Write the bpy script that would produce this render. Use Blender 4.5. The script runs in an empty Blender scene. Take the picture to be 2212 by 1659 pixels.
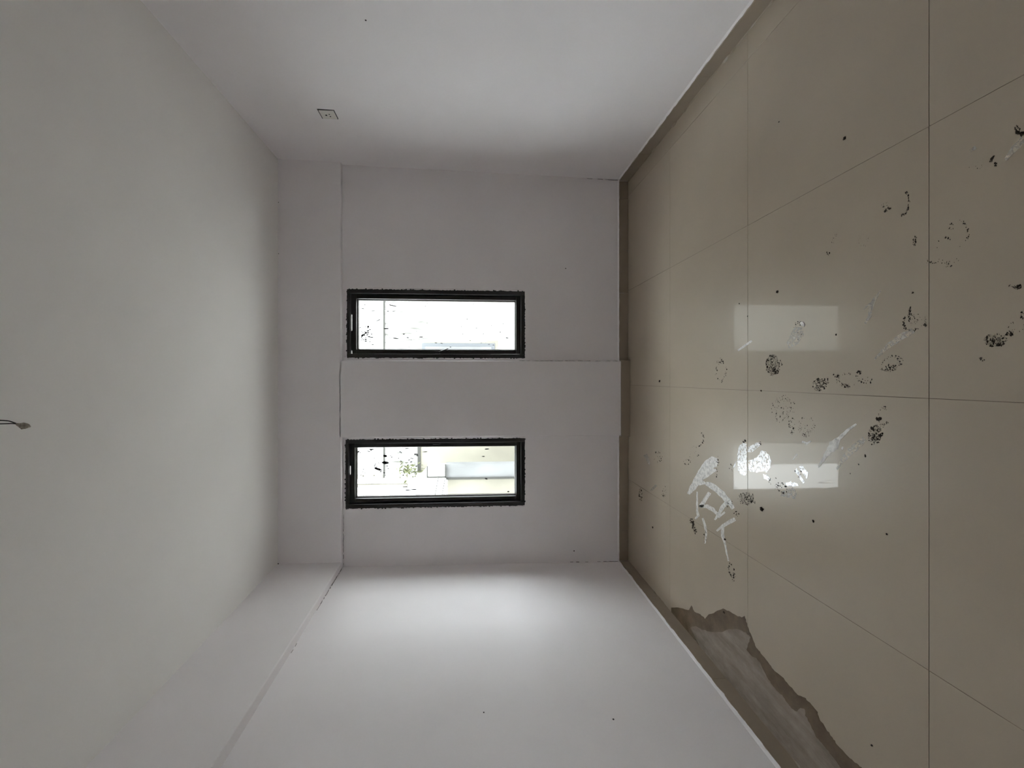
import bpy, math, random
from mathutils import Vector, Matrix

# ---------------------------------------------------------------- camera, world, exposure
sc = bpy.context.scene
COL = sc.collection
F = 905.0                       # focal length in pixels of the 2212 x 1659 frame
PITCH = math.radians(3.57)      # looking slightly down
EYE = Vector((0, 0, 1.35))
CU, HOR = 843.0, 1013.0
CV = HOR + F * math.tan(PITCH)
FWD = Vector((0, math.cos(PITCH), -math.sin(PITCH)))
UPV = Vector((0, math.sin(PITCH), math.cos(PITCH)))
RGT = Vector((1, 0, 0))

cam = bpy.data.cameras.new('camera')
cam_o = bpy.data.objects.new('camera', cam)
COL.objects.link(cam_o)
# the phone lies on its side: picture-right is down, picture-up is the room's right
m = Matrix((-UPV, RGT, -FWD)).transposed().to_4x4()
m.translation = EYE
cam_o.matrix_world = m
cam.sensor_fit = 'HORIZONTAL'
cam.sensor_width = 36.0
cam.lens = F / 2212.0 * 36.0
cam.shift_x = (1106.0 - CV) / 2212.0
cam.shift_y = -13.5 / 2212.0
cam.clip_start = 0.02
sc.camera = cam_o

SKY = 20.6
world = bpy.data.worlds.new('overcast_sky')
sc.world = world
world.use_nodes = True
bg = world.node_tree.nodes['Background']
bg.inputs['Color'].default_value = (0.93, 0.96, 1.0, 1)
bg.inputs['Strength'].default_value = SKY
world.cycles.sampling_method = 'NONE'   # a plain sky is found well enough by the bounced rays

vs = sc.view_settings
vs.view_transform = 'Standard'
vs.look = 'None'
vs.gamma = 1.0
vs.use_curve_mapping = False
vs.exposure = 0.0
cy = sc.cycles
cy.use_denoising = True
cy.max_bounces = 10
cy.diffuse_bounces = 8
cy.glossy_bounces = 4
cy.transparent_max_bounces = 16
cy.sample_clamp_indirect = 0.0
cy.use_adaptive_sampling = True
cy.adaptive_threshold = 0.03

# room measures (metres; X right, Y into the room, Z up)
YW = 3.481          # recessed wall panels
YB = 3.440          # beam and pilaster face
YR = -0.80          # wall behind the camera
ZC = 2.871          # ceiling
ZB = 2.373          # underside of beams
WT = 0.13           # outer wall thickness
SK = 0.080          # skirting height
WIN = {1: (0.166, 0.720, 0.886, 2.340), 2: (-1.064, -0.507, 0.886, 2.351)}

rnd = random.Random(7)


# ---------------------------------------------------------------- helpers
def ray(px, py):
    return FWD + RGT * ((1659 - py - CU) / F) - UPV * ((px - CV) / F)


def on_floor(px, py, z=0.0):
    d = ray(px, py)
    return EYE + d * ((z - EYE.z) / d.z)


def on_y(px, py, y):
    d = ray(px, py)
    return EYE + d * (y / d.y)


def on_x(px, py, x):
    d = ray(px, py)
    return EYE + d * (x / d.x)


def tag(o, label=None, cat=None, group=None, kind=None):
    if label: o['label'] = label
    if cat: o['category'] = cat
    if group: o['group'] = group
    if kind: o['kind'] = kind
    return o


class MB:
    def __init__(s):
        s.v, s.f = [], []

    def quad_box(s, pts):       # 8 points: bottom ring, top ring
        b = len(s.v)
        s.v += [tuple(p) for p in pts]
        for q in ((3, 2, 1, 0), (4, 5, 6, 7), (0, 1, 5, 4), (1, 2, 6, 5), (2, 3, 7, 6), (3, 0, 4, 7)):
            s.f.append(tuple(b + k for k in q))
        return s

    def box(s, x0, x1, y0, y1, z0, z1):
        return s.quad_box([(x0, y0, z0), (x1, y0, z0), (x1, y1, z0), (x0, y1, z0),
                           (x0, y0, z1), (x1, y0, z1), (x1, y1, z1), (x0, y1, z1)])

    def prism(s, ring, off):    # ring of points, extruded along off
        b = len(s.v); n = len(ring); off = Vector(off)
        s.v += [tuple(p) for p in ring] + [tuple(Vector(p) + off) for p in ring]
        s.f.append(tuple(b + n + k for k in range(n)))
        s.f.append(tuple(b + n - 1 - k for k in range(n)))
        for k in range(n):
            j = (k + 1) % n
            s.f.append((b + k, b + j, b + n + j, b + n + k))
        return s

    def tube(s, pts, r, n=8):
        pts = [Vector(p) for p in pts]
        rr = r if isinstance(r, (list, tuple)) else [r] * len(pts)
        b = len(s.v)
        for i, p in enumerate(pts):
            t = (pts[min(i + 1, len(pts) - 1)] - pts[max(i - 1, 0)]).normalized()
            a = t.orthogonal().normalized() if abs(t.z) > .9 else t.cross(Vector((0, 0, 1))).normalized()
            c = t.cross(a)
            for k in range(n):
                g = 2 * math.pi * k / n
                s.v.append(tuple(p + (a * math.cos(g) + c * math.sin(g)) * rr[i]))
        for i in range(len(pts) - 1):
            for k in range(n):
                j = (k + 1) % n
                s.f.append((b + i * n + k, b + i * n + j, b + (i + 1) * n + j, b + (i + 1) * n + k))
        s.f.append(tuple(b + k for k in range(n))[::-1])
        e = b + (len(pts) - 1) * n
        s.f.append(tuple(e + k for k in range(n)))
        return s

    def clod(s, x, y, rx, ry, ang, hgt, z=0.0):
        b = len(s.v); n = 7
        ca, sa = math.cos(ang), math.sin(ang)
        for q, hh in ((1.0, 0.0), (0.62, 0.8)):
            for k in range(n):
                g = 2 * math.pi * k / n
                w = q * rnd.uniform(.65, 1.2)
                u, t = math.cos(g) * rx * w, math.sin(g) * ry * w
                s.v.append((x + u * ca - t * sa, y + u * sa + t * ca, z + hgt * hh))
        s.v.append((x, y, z + hgt))
        s.f.append(tuple(b + n - 1 - k for k in range(n)))
        for k in range(n):
            j = (k + 1) % n
            s.f.append((b + k, b + j, b + n + j, b + n + k))
            s.f.append((b + n + k, b + n + j, b + 2 * n))
        return s

    def build(s, name, mat, parent=None, bevel=0.0, smooth=False):
        me = bpy.data.meshes.new(name)
        me.from_pydata(s.v, [], s.f)
        me.validate()
        me.update()
        o = bpy.data.objects.new(name, me)
        COL.objects.link(o)
        if mat: me.materials.append(mat)
        if parent: o.parent = parent
        if bevel:
            bv = o.modifiers.new('bevel', 'BEVEL')
            bv.width = bevel; bv.segments = 3; bv.limit_method = 'ANGLE'
        if smooth:
            for p in me.polygons: p.use_smooth = True
        return o


def empty(name, loc=(0, 0, 0)):
    o = bpy.data.objects.new(name, None)
    COL.objects.link(o)
    o.empty_display_size = .05
    return o


# ---------------------------------------------------------------- materials
def mat(name, col, rough=.6, spec=.5, var=0.0, vscale=4.0, bump=0.0, bscale=30.0, coat=0.0, coat_r=.05, ior=1.5, metal=0.0):
    M = bpy.data.materials.new(name)
    M.use_nodes = True
    nt = M.node_tree
    b = nt.nodes['Principled BSDF']
    b.inputs['Base Color'].default_value = (*col, 1)
    b.inputs['Roughness'].default_value = rough
    b.inputs['Specular IOR Level'].default_value = spec
    b.inputs['IOR'].default_value = ior
    b.inputs['Metallic'].default_value = metal
    b.inputs['Coat Weight'].default_value = coat
    b.inputs['Coat Roughness'].default_value = coat_r
    tc = nt.nodes.new('ShaderNodeTexCoord')
    if var:
        n = nt.nodes.new('ShaderNodeTexNoise')
        n.inputs['Scale'].default_value = vscale
        n.inputs['Detail'].default_value = 2
        nt.links.new(tc.outputs['Object'], n.inputs['Vector'])
        r = nt.nodes.new('ShaderNodeValToRGB')
        r.color_ramp.elements[0].position = .3
        r.color_ramp.elements[1].position = .7
        r.color_ramp.elements[0].color = (*[c * (1 - var) for c in col], 1)
        r.color_ramp.elements[1].color = (*[min(1, c * (1 + var)) for c in col], 1)
        nt.links.new(n.outputs['Fac'], r.inputs['Fac'])
        nt.links.new(r.outputs['Color'], b.inputs['Base Color'])
    if bump:
        n2 = nt.nodes.new('ShaderNodeTexNoise')
        n2.inputs['Scale'].default_value = bscale
        n2.inputs['Detail'].default_value = 5
        nt.links.new(tc.outputs['Object'], n2.inputs['Vector'])
        bp = nt.nodes.new('ShaderNodeBump')
        bp.inputs['Strength'].default_value = bump
        bp.inputs['Distance'].default_value = .01
        nt.links.new(n2.outputs['Fac'], bp.inputs['Height'])
        nt.links.new(bp.outputs['Normal'], b.inputs['Normal'])
    return M


def film(name, col, rough, cover, scale, ior=1.5, lo=.42, hi=.6, stretch=(1, 1, 1)):
    """A patchy film: the noise leaves gaps where the floor shows through."""
    M = mat(name, col, rough, .5, var=.08, vscale=25, ior=ior)
    nt = M.node_tree
    b = nt.nodes['Principled BSDF']
    tc = nt.nodes.new('ShaderNodeTexCoord')
    mp = nt.nodes.new('ShaderNodeMapping')
    mp.inputs['Scale'].default_value = stretch
    n = nt.nodes.new('ShaderNodeTexNoise')
    n.inputs['Scale'].default_value = scale
    n.inputs['Detail'].default_value = 8
    n.inputs['Roughness'].default_value = .65
    mr = nt.nodes.new('ShaderNodeMapRange')
    mr.inputs['From Min'].default_value = lo
    mr.inputs['From Max'].default_value = hi
    mr.inputs['To Min'].default_value = cover[0]
    mr.inputs['To Max'].default_value = cover[1]
    nt.links.new(tc.outputs['Object'], mp.inputs['Vector'])
    nt.links.new(mp.outputs['Vector'], n.inputs['Vector'])
    nt.links.new(n.outputs['Fac'], mr.inputs['Value'])
    nt.links.new(mr.outputs['Result'], b.inputs['Alpha'])
    return M


def glass_mat():
    M = bpy.data.materials.new('window_glass')
    M.use_nodes = True
    nt = M.node_tree
    for n in list(nt.nodes): nt.nodes.remove(n)
    out = nt.nodes.new('ShaderNodeOutputMaterial')
    mx = nt.nodes.new('ShaderNodeMixShader')
    lw = nt.nodes.new('ShaderNodeLayerWeight'); lw.inputs['Blend'].default_value = .5
    pw = nt.nodes.new('ShaderNodeMath'); pw.operation = 'POWER'; pw.inputs[1].default_value = 5
    fr = nt.nodes.new('ShaderNodeMapRange'); fr.inputs['To Min'].default_value = .04; fr.inputs['To Max'].default_value = 1.0
    nt.links.new(lw.outputs['Facing'], pw.inputs[0]); nt.links.new(pw.outputs[0], fr.inputs['Value'])
    tr = nt.nodes.new('ShaderNodeBsdfTransparent'); tr.inputs['Color'].default_value = (.95, .97, .96, 1)
    gl = nt.nodes.new('ShaderNodeBsdfGlossy'); gl.inputs['Roughness'].default_value = .02
    nt.links.new(fr.outputs[0], mx.inputs[0])
    nt.links.new(tr.outputs[0], mx.inputs[1])
    nt.links.new(gl.outputs[0], mx.inputs[2])
    nt.links.new(mx.outputs[0], out.inputs[0])
    return M


PAINT = mat('wall_paint', (.87, .845, .862), .75, .25, var=.018, vscale=2.2)
CEIL = mat('ceiling_paint', (.88, .87, .85), .8, .2, var=.015, vscale=1.8)
ROUGH_PLASTER = mat('rough_plaster', (.70, .66, .63), .9, .2, var=.25, vscale=60, bump=.6, bscale=90)
TILE = mat('polished_tile', (.45, .388, .295), .36, .5, var=.03, vscale=3.0, ior=1.45, coat=.25, coat_r=.03)
SKIRT = mat('skirting_tile', (.32, .265, .20), .35, .5, var=.05, vscale=6, bump=.05, bscale=40)
GROUT = mat('grout', (.27, .225, .175), .9, .2)
BLACK = mat('black_aluminium', (.012, .011, .011), .35, .5, var=.2, vscale=30)
BROWN = mat('brown_gasket', (.020, .014, .010), .6, .3)
SEAL = mat('dark_gap_filler', (.05, .048, .052), .9, .2, var=.6, vscale=120, bump=.6, bscale=150)
GLASS = glass_mat()
MUD = mat('dry_mud', (.030, .022, .014), .85, .3, var=.4, vscale=90)
MUDF = film('mud_film', (.13, .105, .08), .7, (0.0, .42), 110, lo=.46, hi=.66)
DUST = film('pale_dust', (.86, .85, .82), .6, (.62, 1.0), 60, lo=.35, hi=.55)
DUST2 = film('thin_pale_dust', (.90, .88, .83), .7, (.05, .50), 70, lo=.38, hi=.62)
WET = film('wet_plaster_film', (.84, .84, .84), .20, (.05, 1.0), 75, ior=1.75, lo=.40, hi=.50)
DAMP = film('damp_stain', (.17, .122, .072), .35, (.60, .95), 9, lo=.3, hi=.6)
DRIED = film('dried_silt', (.37, .318, .26), .75, (.50, .97), 5, lo=.30, hi=.62, stretch=(3.0, .7, 1))
SOCK = mat('socket_plastic', (.74, .72, .68), .45, .5, var=.02)
HOLE = mat('dark_hole', (.008, .007, .006), .8, .1)
WIRE = mat('black_wire', (.010, .012, .014), .45, .5)
TAPE = mat('dusty_connector', (.34, .31, .26), .7, .3, var=.35, vscale=120, bump=.4, bscale=120)
OUTW = mat('outside_plaster', (.30, .30, .288), .9, .2, var=.10, vscale=3)
WEATHER = film('weather_stain', (.085, .085, .075), .9, (0.0, .92), 2.4, lo=.50, hi=.72, stretch=(6, 1, .9))
OUTC = mat('outside_cream_plaster', (.125, .119, .097), .9, .2, var=.12, vscale=2.5)
OUTG = mat('outside_grey_render', (.098, .10, .10), .9, .2, var=.15, vscale=3)
OUTD = mat('outside_dark_joint', (.03, .03, .027), .9, .2)
OUTP = mat('outside_glass', (.05, .055, .06), .3, .5)
MOSS = mat('dry_foliage', (.05, .055, .025), .9, .2, var=.4, vscale=8)
CONC = mat('concrete_yard', (.45, .44, .42), .9, .2, var=.08, vscale=2)


# ---------------------------------------------------------------- room shell
def xl_bot(y): return -1.562 - .0216 * (YW - y)      # left wall foot
def xl_top(y): return -1.535 - .0467 * (YW - y)      # left wall at beam underside
def xl_beam(y): return -1.484 - .0385 * (YW - y)     # left beam face
def xr_bot(y): return 1.677 + .0075 * (YW - y)
def xr_top(y): return 1.745 + .0050 * (YW - y)
def xl(y, z): return xl_bot(y) + (xl_top(y) - xl_bot(y)) * z / ZB
def xr(y, z): return xr_bot(y) + (xr_top(y) - xr_bot(y)) * z / ZC


# floor bed and single tiles
floor = MB().box(-2.2, 2.2, YR - .2, YW + WT, -.06, -.0016).build('floor', GROUT)
tag(floor, 'beige polished tile floor with thin dark joints', kind='structure')
XS = [-1.661, -.861, -.061, .739, 1.543, 2.343]
YS = [-1.251, -.451, .347, 1.150, 1.953, 2.742, 3.542]
J = .0009
for a, b in zip(XS[:-1], XS[1:]):
    for c, d in zip(YS[:-1], YS[1:]):
        x0, x1 = max(a, -1.80), min(b, 1.80)
        y0, y1 = max(c, YR - .1), min(d, YW + .02)
        if x1 - x0 < .02: continue
        MB().box(x0 + J, x1 - J, y0 + J, y1 - J, -.010, 0).build('tile', TILE, floor, bevel=.0006)
# strip of tile under the left wall line beyond the last joint
for c, d in zip(YS[:-1], YS[1:]):
    y0, y1 = max(c, YR - .1), min(d, YW + .02)
    MB().box(-1.80, -1.661 - J, y0 + J, y1 - J, -.010, 0).build('tile', TILE, floor, bevel=.0006)

ceiling = MB().box(-2.1, 2.1, YR - .2, YW + WT, ZC, ZC + .12).build('ceiling', CEIL)
tag(ceiling, 'off-white painted plaster ceiling', kind='structure')


def side_wall(name, xf, thick, y0, y1, zs, label):
    mb = MB()
    ny = 8
    for za, zb in zip(zs[:-1], zs[1:]):
        for i in range(ny):
            ya, yb = y0 + (y1 - y0) * i / ny, y0 + (y1 - y0) * (i + 1) / ny
            b = len(mb.v)
            mb.v += [(xf(ya, za), ya, za), (xf(yb, za), yb, za), (xf(yb, zb), yb, zb), (xf(ya, zb), ya, zb)]
            mb.f.append((b, b + 1, b + 2, b + 3) if thick < 0 else (b + 3, b + 2, b + 1, b))
    # back face so that the wall is solid
    xo = xf(y0, 0) + thick
    b = len(mb.v)
    mb.v += [(xo, y0, zs[0]), (xo, y1, zs[0]), (xo, y1, zs[-1]), (xo, y0, zs[-1])]
    mb.f.append((b + 3, b + 2, b + 1, b) if thick < 0 else (b, b + 1, b + 2, b + 3))
    o = mb.build(name, PAINT)
    return tag(o, label, kind='structure')


wall_left = side_wall('wall_left', xl, -.22, YR, YW + WT, [-.01, .6, 1.2, 1.8, ZC], 'pale lilac-white plastered wall below a shallow beam')
DOOR_Y = YR
wall_right = side_wall('wall_right', xr, .22, DOOR_Y, YW + WT, [-.01, .6, 1.2, 1.8, 2.4, ZC], 'pale lilac-white plastered wall with a socket')
wall_rear = MB().box(-2.0, 2.0, YR - .12, YR, -.01, ZC + .01).build('wall_rear', PAINT)
tag(wall_rear, 'pale plastered wall behind the viewer', kind='structure')

# window wall with two openings
mb = MB()
xa, xb = -1.75, 1.95
w2, w1 = WIN[2], WIN[1]
y0, y1 = YW, YW + WT
mb.box(xa, w2[0], y0, y1, -.01, ZC)
mb.box(w2[1], w1[0], y0, y1, -.01, ZC)
mb.box(w1[1], xb, y0, y1, -.01, ZC)
for w in (w1, w2):
    mb.box(w[0], w[1], y0, y1, -.01, w[2])
    mb.box(w[0], w[1], y0, y1, w[3], ZC)
wall_back = tag(mb.build('wall_back', PAINT), 'pale plastered wall with two narrow upright windows', kind='structure')

# pilaster and beams stand 4 cm proud of the panels
COLX = (-.483, .139)
p = MB().box(COLX[0], COLX[1], YB, YW + .01, -.005, ZB + .02).build('trim_1', PAINT, bevel=.006)
tag(p, 'shallow plastered pilaster between the two windows', kind='structure')
p = MB().quad_box([(xl_beam(YB) - .1, YB, ZB), (xr(YB, ZB) + .05, YB, ZB + .006), (xr(YB, ZB) + .05, YW + .01, ZB + .006), (xl_beam(YB) - .1, YW + .01, ZB),
                   (xl_beam(YB) - .1, YB, ZC + .01), (xr(YB, ZC) + .05, YB, ZC + .01), (xr(YB, ZC) + .05, YW + .01, ZC + .01), (xl_beam(YB) - .1, YW + .01, ZC + .01)]).build('trim_2', PAINT, bevel=.007)
tag(p, 'shallow plastered beam above the two windows', kind='structure')
yA, yB_ = YR, YW
p = MB().quad_box([(xl_top(yA) - .1, yA, ZB), (xl_beam(yA), yA, ZB), (xl_beam(yB_), yB_, ZB), (xl_top(yB_) - .1, yB_, ZB),
                   (xl_top(yA) - .1, yA, ZC + .01), (xl_beam(yA), yA, ZC + .01), (xl_beam(yB_), yB_, ZC + .01), (xl_top(yB_) - .1, yB_, ZC + .01)]).build('trim_3', PAINT, bevel=.006)
tag(p, 'shallow plastered beam along the top of the side wall', kind='structure')


# ---------------------------------------------------------------- skirting: single tiles under each baseboard
def skirt_run(parent, a, b, nrm, th=.009, first=.8, h=SK, zf=.0004):
    """tiles of 0.8 m from a to b, thickness along nrm"""
    a, b, nrm = Vector(a), Vector(b), Vector(nrm)
    L = (b - a).length
    d = (b - a) / L
    cuts = [0.0]
    t = first
    while t < L - .03:
        cuts.append(t); t += .8
    cuts.append(L)
    for s0, s1 in zip(cuts[:-1], cuts[1:]):
        p0, p1 = a + d * (s0 + .001), a + d * (s1 - .001)
        th2 = th + rnd.uniform(-.001, .0012)
        hh = h + rnd.uniform(-.0015, .0015)
        q = [p0, p1, p1 + nrm * th2, p0 + nrm * th2]
        q = [Vector((v.x, v.y, zf)) for v in q]
        mb = MB().quad_box(q + [Vector((v.x, v.y, hh)) for v in q])
        # keep outward orientation whatever the direction of the run
        if (p1 - p0).cross(nrm).z < 0:
            mb.f = [f[::-1] for f in mb.f]
        mb.build('tile', SKIRT, parent, bevel=.0015)


bl = tag(empty('baseboard_left'), 'beige tile skirting at the foot of the stained side', kind='structure')
skirt_run(bl, (xl_bot(YW) + .0, YW - .01, 0), (xl_bot(YR), YR, 0), (1, 0, 0), th=.012, first=.55)
br = tag(empty('baseboard_right'), 'beige tile skirting under the socket wall', kind='structure')
skirt_run(br, (xr_bot(YW), YW - .01, 0), (xr_bot(DOOR_Y), DOOR_Y, 0), (-1, 0, 0), th=.012, first=.42)
bb = tag(empty('baseboard_back'), 'beige tile skirting stepping around the pilaster', kind='structure')
xj = on_y(1345, 430, YW).x
skirt_run(bb, (xr_bot(YW) - .012, YW, 0), (COLX[1] + .009, YW, 0), (0, -1, 0), first=xr_bot(YW) - .012 - xj, zf=.003)
skirt_run(bb, (COLX[0] - .009, YW, 0), (xl_bot(YW) + .012, YW, 0), (0, -1, 0), first=.8, zf=.003)
skirt_run(bb, (COLX[0] - .009, YB, 0), (COLX[1] + .009, YB, 0), (0, -1, 0), first=.9, zf=.003)
skirt_run(bb, (COLX[1], YB, 0), (COLX[1], YW - .010, 0), (1, 0, 0), first=.9)
skirt_run(bb, (COLX[0], YB, 0), (COLX[0], YW - .010, 0), (-1, 0, 0), first=.9)


def ragged_lip(parent, a, b, nrm, z, amp, th, step=.03, m=ROUGH_PLASTER, up=.012, name='plaster_lip'):
    """uneven lip of plaster where the wall meets the skirting top"""
    a, b, nrm = Vector(a), Vector(b), Vector(nrm)
    n = max(3, int((b - a).length / step))
    mb = MB()
    rows = []
    for i in range(n + 1):
        p = a.lerp(b, i / n)
        lo = z - rnd.uniform(0, amp) * (1 if rnd.random() < .55 else .25)
        t = th * rnd.uniform(.6, 1.0)
        base = len(mb.v)
        mb.v += [(p.x, p.y, z + up), (p.x + nrm.x * t * .5, p.y + nrm.y * t * .5, z + up * .6),
                 (p.x + nrm.x * t, p.y + nrm.y * t, lo + .002), (p.x, p.y, lo)]
        rows.append(base)
    for r0, r1 in zip(rows[:-1], rows[1:]):
        for k in range(4):
            j = (k + 1) % 4
            mb.f.append((r0 + k, r1 + k, r1 + j, r0 + j))
    return mb.build(name, m, parent)


ragged_lip(wall_left, (xl_bot(YW) - .0005, YW - .02, 0), (xl_bot(YR) - .001, YR, 0), (1, 0, 0), SK, .006, .0145, m=PAINT)
ragged_lip(wall_right, (xr_bot(YW) + .004, YW - .02, 0), (xr_bot(DOOR_Y) + .004, DOOR_Y, 0), (-1, 0, 0), SK, .005, .0135, m=PAINT)
ragged_lip(wall_back, (xr_bot(YW), YW + .001, 0), (COLX[1], YW + .001, 0), (0, -1, 0), SK, .003, .0105, m=PAINT)
ragged_lip(wall_back, (COLX[0], YW + .001, 0), (xl_bot(YW), YW + .001, 0), (0, -1, 0), SK, .003, .0105, m=PAINT)
# grout smeared along the foot of the skirting
def grout_bead(parent, a, b, nrm, w, step=.025):
    a, b, nrm = Vector(a), Vector(b), Vector(nrm)
    n = int((b - a).length / step)
    mb = MB()
    for i in range(n + 1):
        p = a.lerp(b, i / n)
        t = w * (rnd.uniform(.1, .45) if rnd.random() < .85 else rnd.uniform(.7, 1.6))
        mb.v += [(p.x - nrm.x * .004, p.y - nrm.y * .004, .0002), (p.x + nrm.x * t, p.y + nrm.y * t, .0002), (p.x - nrm.x * .004, p.y - nrm.y * .004, .012)]
    for i in range(n):
        r0, r1 = 3 * i, 3 * i + 3
        for k in range(3):
            j = (k + 1) % 3
            mb.f.append((r0 + k, r1 + k, r1 + j, r0 + j))
    return mb.build('grout_bead', SKIRT, parent)


grout_bead(br, (xr_bot(YW) - .012, YW - .01, 0), (xr_bot(DOOR_Y) - .012, DOOR_Y, 0), (-1, 0, 0), .012)
grout_bead(bl, (xl_bot(YW) + .012, YW - .01, 0), (xl_bot(YR) + .012, YR, 0), (1, 0, 0), .005)


# ---------------------------------------------------------------- windows
def make_window(n, label):
    x0, x1, z0, z1 = WIN[n]
    W = tag(empty('window_%d' % n), label, kind='structure')
    fy0, fy1 = YW - .002, YW + .085
    fw = .030
    MB().box(x0, x0 + fw, fy0, fy1, z0, z1).build('frame_bar', BLACK, W, bevel=.003)
    MB().box(x1 - fw, x1, fy0, fy1, z0, z1).build('frame_bar', BLACK, W, bevel=.003)
    MB().box(x0 + fw, x1 - fw, fy0, fy1, z0, z0 + fw).build('frame_bar', BLACK, W, bevel=.003)
    MB().box(x0 + fw, x1 - fw, fy0, YW + .048, z1 - fw * .8, z1).build('frame_bar', BLACK, W, bevel=.003)
    # opening sash, a little smaller than the frame
    g = .004
    sx0, sx1, sz0, sz1 = x0 + fw + g, x1 - fw - g, z0 + fw + g, z1 - fw * .8 - g * 1.6
    sw = .034
    sy0, sy1 = YW + .030, YW + .105
    sash = MB().box(sx0, sx1, sy0, sy1, sz0, sz0 + sw).build('sash', BLACK, W, bevel=.004)
    for a in ((sx0, sx0 + sw, sz0 + sw, sz1 - sw), (sx1 - sw, sx1, sz0 + sw, sz1 - sw), (sx0, sx1, sz1 - sw, sz1)):
        MB().box(a[0], a[1], sy0, sy1, a[2], a[3]).build('sash_bar', BLACK, sash, bevel=.004)
    gx0, gx1, gz0, gz1 = sx0 + sw, sx1 - sw, sz0 + sw, sz1 - sw
    for a in ((gx0, gx0 + .006, gz0, gz1), (gx1 - .006, gx1, gz0, gz1), (gx0, gx1, gz0, gz0 + .006), (gx0, gx1, gz1 - .006, gz1)):
        MB().box(a[0], a[1], sy0 + .035, sy1 - .004, a[2], a[3]).build('gasket', BROWN, sash)
    MB().box(gx0, gx1, YW + .090, YW + .094, gz0, gz1).build('pane', GLASS, W)
    # weather strips close the gap between sash and frame except where daylight slips through
    top_open = {1: [(1659 - 714, 1659 - 679), (1659 - 766, 1659 - 757)], 2: [(1659 - 1026, 1659 - 1007)]}[n]
    opens = sorted((on_y(757, 1659 - u0, YW + .03).x, on_y(757, 1659 - u1, YW + .03).x) for u0, u1 in top_open)
    x = x0 + fw
    for o0, o1 in opens + [(x1 - fw, x1 - fw)]:
        if o0 - x > .003:
            MB().box(x, o0, YW + .04, YW + .08, sz1 - .001, z1 - fw * .8 + .001).build('weather_strip', BLACK, W)
        x = o1
    MB().box(x0 + fw, x1 - fw, YW + .04, YW + .08, z0 + fw - .001, sz0 + .001).build('weather_strip', BLACK, W)
    MB().box(x1 - fw - .001 - g, x1 - fw + .001, YW + .04, YW + .08, sz0, sz1).build('weather_strip', BLACK, W)
    lo = on_y(1115, 760, YW + .03).z if n == 1 else sz0
    hi = on_y(1060, 760, YW + .03).z if n == 1 else sz0
    MB().box(x0 + fw - .001, x0 + fw + g + .001, YW + .04, YW + .08, hi, sz1).build('weather_strip', BLACK, W)
    # ragged dark gap filler around the frame
    mb = MB()
    per = [((x0, z0), (x0, z1), (-1, 0)), ((x0, z1), (x1, z1), (0, 1)), ((x1, z1), (x1, z0), (1, 0)), ((x1, z0), (x0, z0), (0, -1))]
    for a, b, nn in per:
        L = math.hypot(b[0] - a[0], b[1] - a[1])
        k = int(L / .012)
        for i in range(k):
            t0, t1 = i / k, (i + 1) / k
            wa = rnd.choice((.002, .003, .004, .006, .010)) if rnd.random() < .8 else .0015
            ax, az = a[0] + (b[0] - a[0]) * t0, a[1] + (b[1] - a[1]) * t0
            bx, bz = a[0] + (b[0] - a[0]) * t1, a[1] + (b[1] - a[1]) * t1
            wb = wa * rnd.uniform(.5, 1.2)
            mb.prism([(ax - nn[0] * .002, YW - .0012, az - nn[1] * .002), (bx - nn[0] * .002, YW - .0012, bz - nn[1] * .002),
                      (bx + nn[0] * wb, YW - .0012, bz + nn[1] * wb), (ax + nn[0] * wa, YW - .0012, az + nn[1] * wa)], (0, .002, 0))
    tag(mb.build('gap_filler', SEAL, W), kind='stuff')
    # raised plaster edge running round the opening
    mb = MB()
    for a, b, nn in per:
        L = math.hypot(b[0] - a[0], b[1] - a[1])
        k = int(L / .03)
        off = {(-1, 0): .012, (1, 0): .013, (0, 1): .016, (0, -1): .010}[nn]
        pts = [(a[0] + (b[0] - a[0]) * i / k + nn[0] * (off + rnd.uniform(-.002, .002)), YW + .001,
                a[1] + (b[1] - a[1]) * i / k + nn[1] * (off + rnd.uniform(-.002, .002))) for i in range(k + 1)]
        mb.tube(pts, .0035, 6)
    mb.build('plaster_edge', PAINT, W, smooth=True)
    return W, sash, (gx0, gx1, gz0, gz1)


win1, sash1, g1 = make_window(1, 'narrow black-framed window nearer the socket wall')
win2, sash2, g2 = make_window(2, 'narrow black-framed window nearer the stained side')
# lever handle on the first sash
hp = on_y(968, 753, YW + .02); hq = on_y(945, 762, YW + .028)
mb = MB().tube([hq, hq.lerp(hp, .5) + Vector((0, -.006, 0)), hp], [.006, .0055, .004], 8)
mb.box(hq.x - .008, hq.x + .008, YW + .016, YW + .034, hq.z - .02, hq.z + .02)
mb.build('handle', BLACK, sash1, bevel=.001)
hp = on_y(943, 958, YW + .03)
MB().box(hp.x - .008, hp.x + .008, YW + .016, YW + .034, hp.z - .03, hp.z + .03).build('handle', BLACK, sash2, bevel=.002)


def glass_dirt(W, rects, name='dirt_specks'):
    mb = MB()
    for (px, py, r, el, an) in rects:
        c = on_y(px, py, YW + .0895)
        s_ = (YW + .09) / F
        ring = []
        for k in range(6):
            g = 2 * math.pi * k / 6
            w = rnd.uniform(.7, 1.2)
            u, v = math.cos(g) * r * (el + .6) * 1.35 * w, math.sin(g) * r * 1.75 * w
            du = u * math.cos(an) - v * math.sin(an); dv = u * math.sin(an) + v * math.cos(an)
            ring.append((c.x - dv * s_, YW + .0896, c.z - du * s_))
        mb.prism(ring, (0, .0005, 0))
    return tag(mb.build(name, SEAL, W), kind='stuff')


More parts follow.
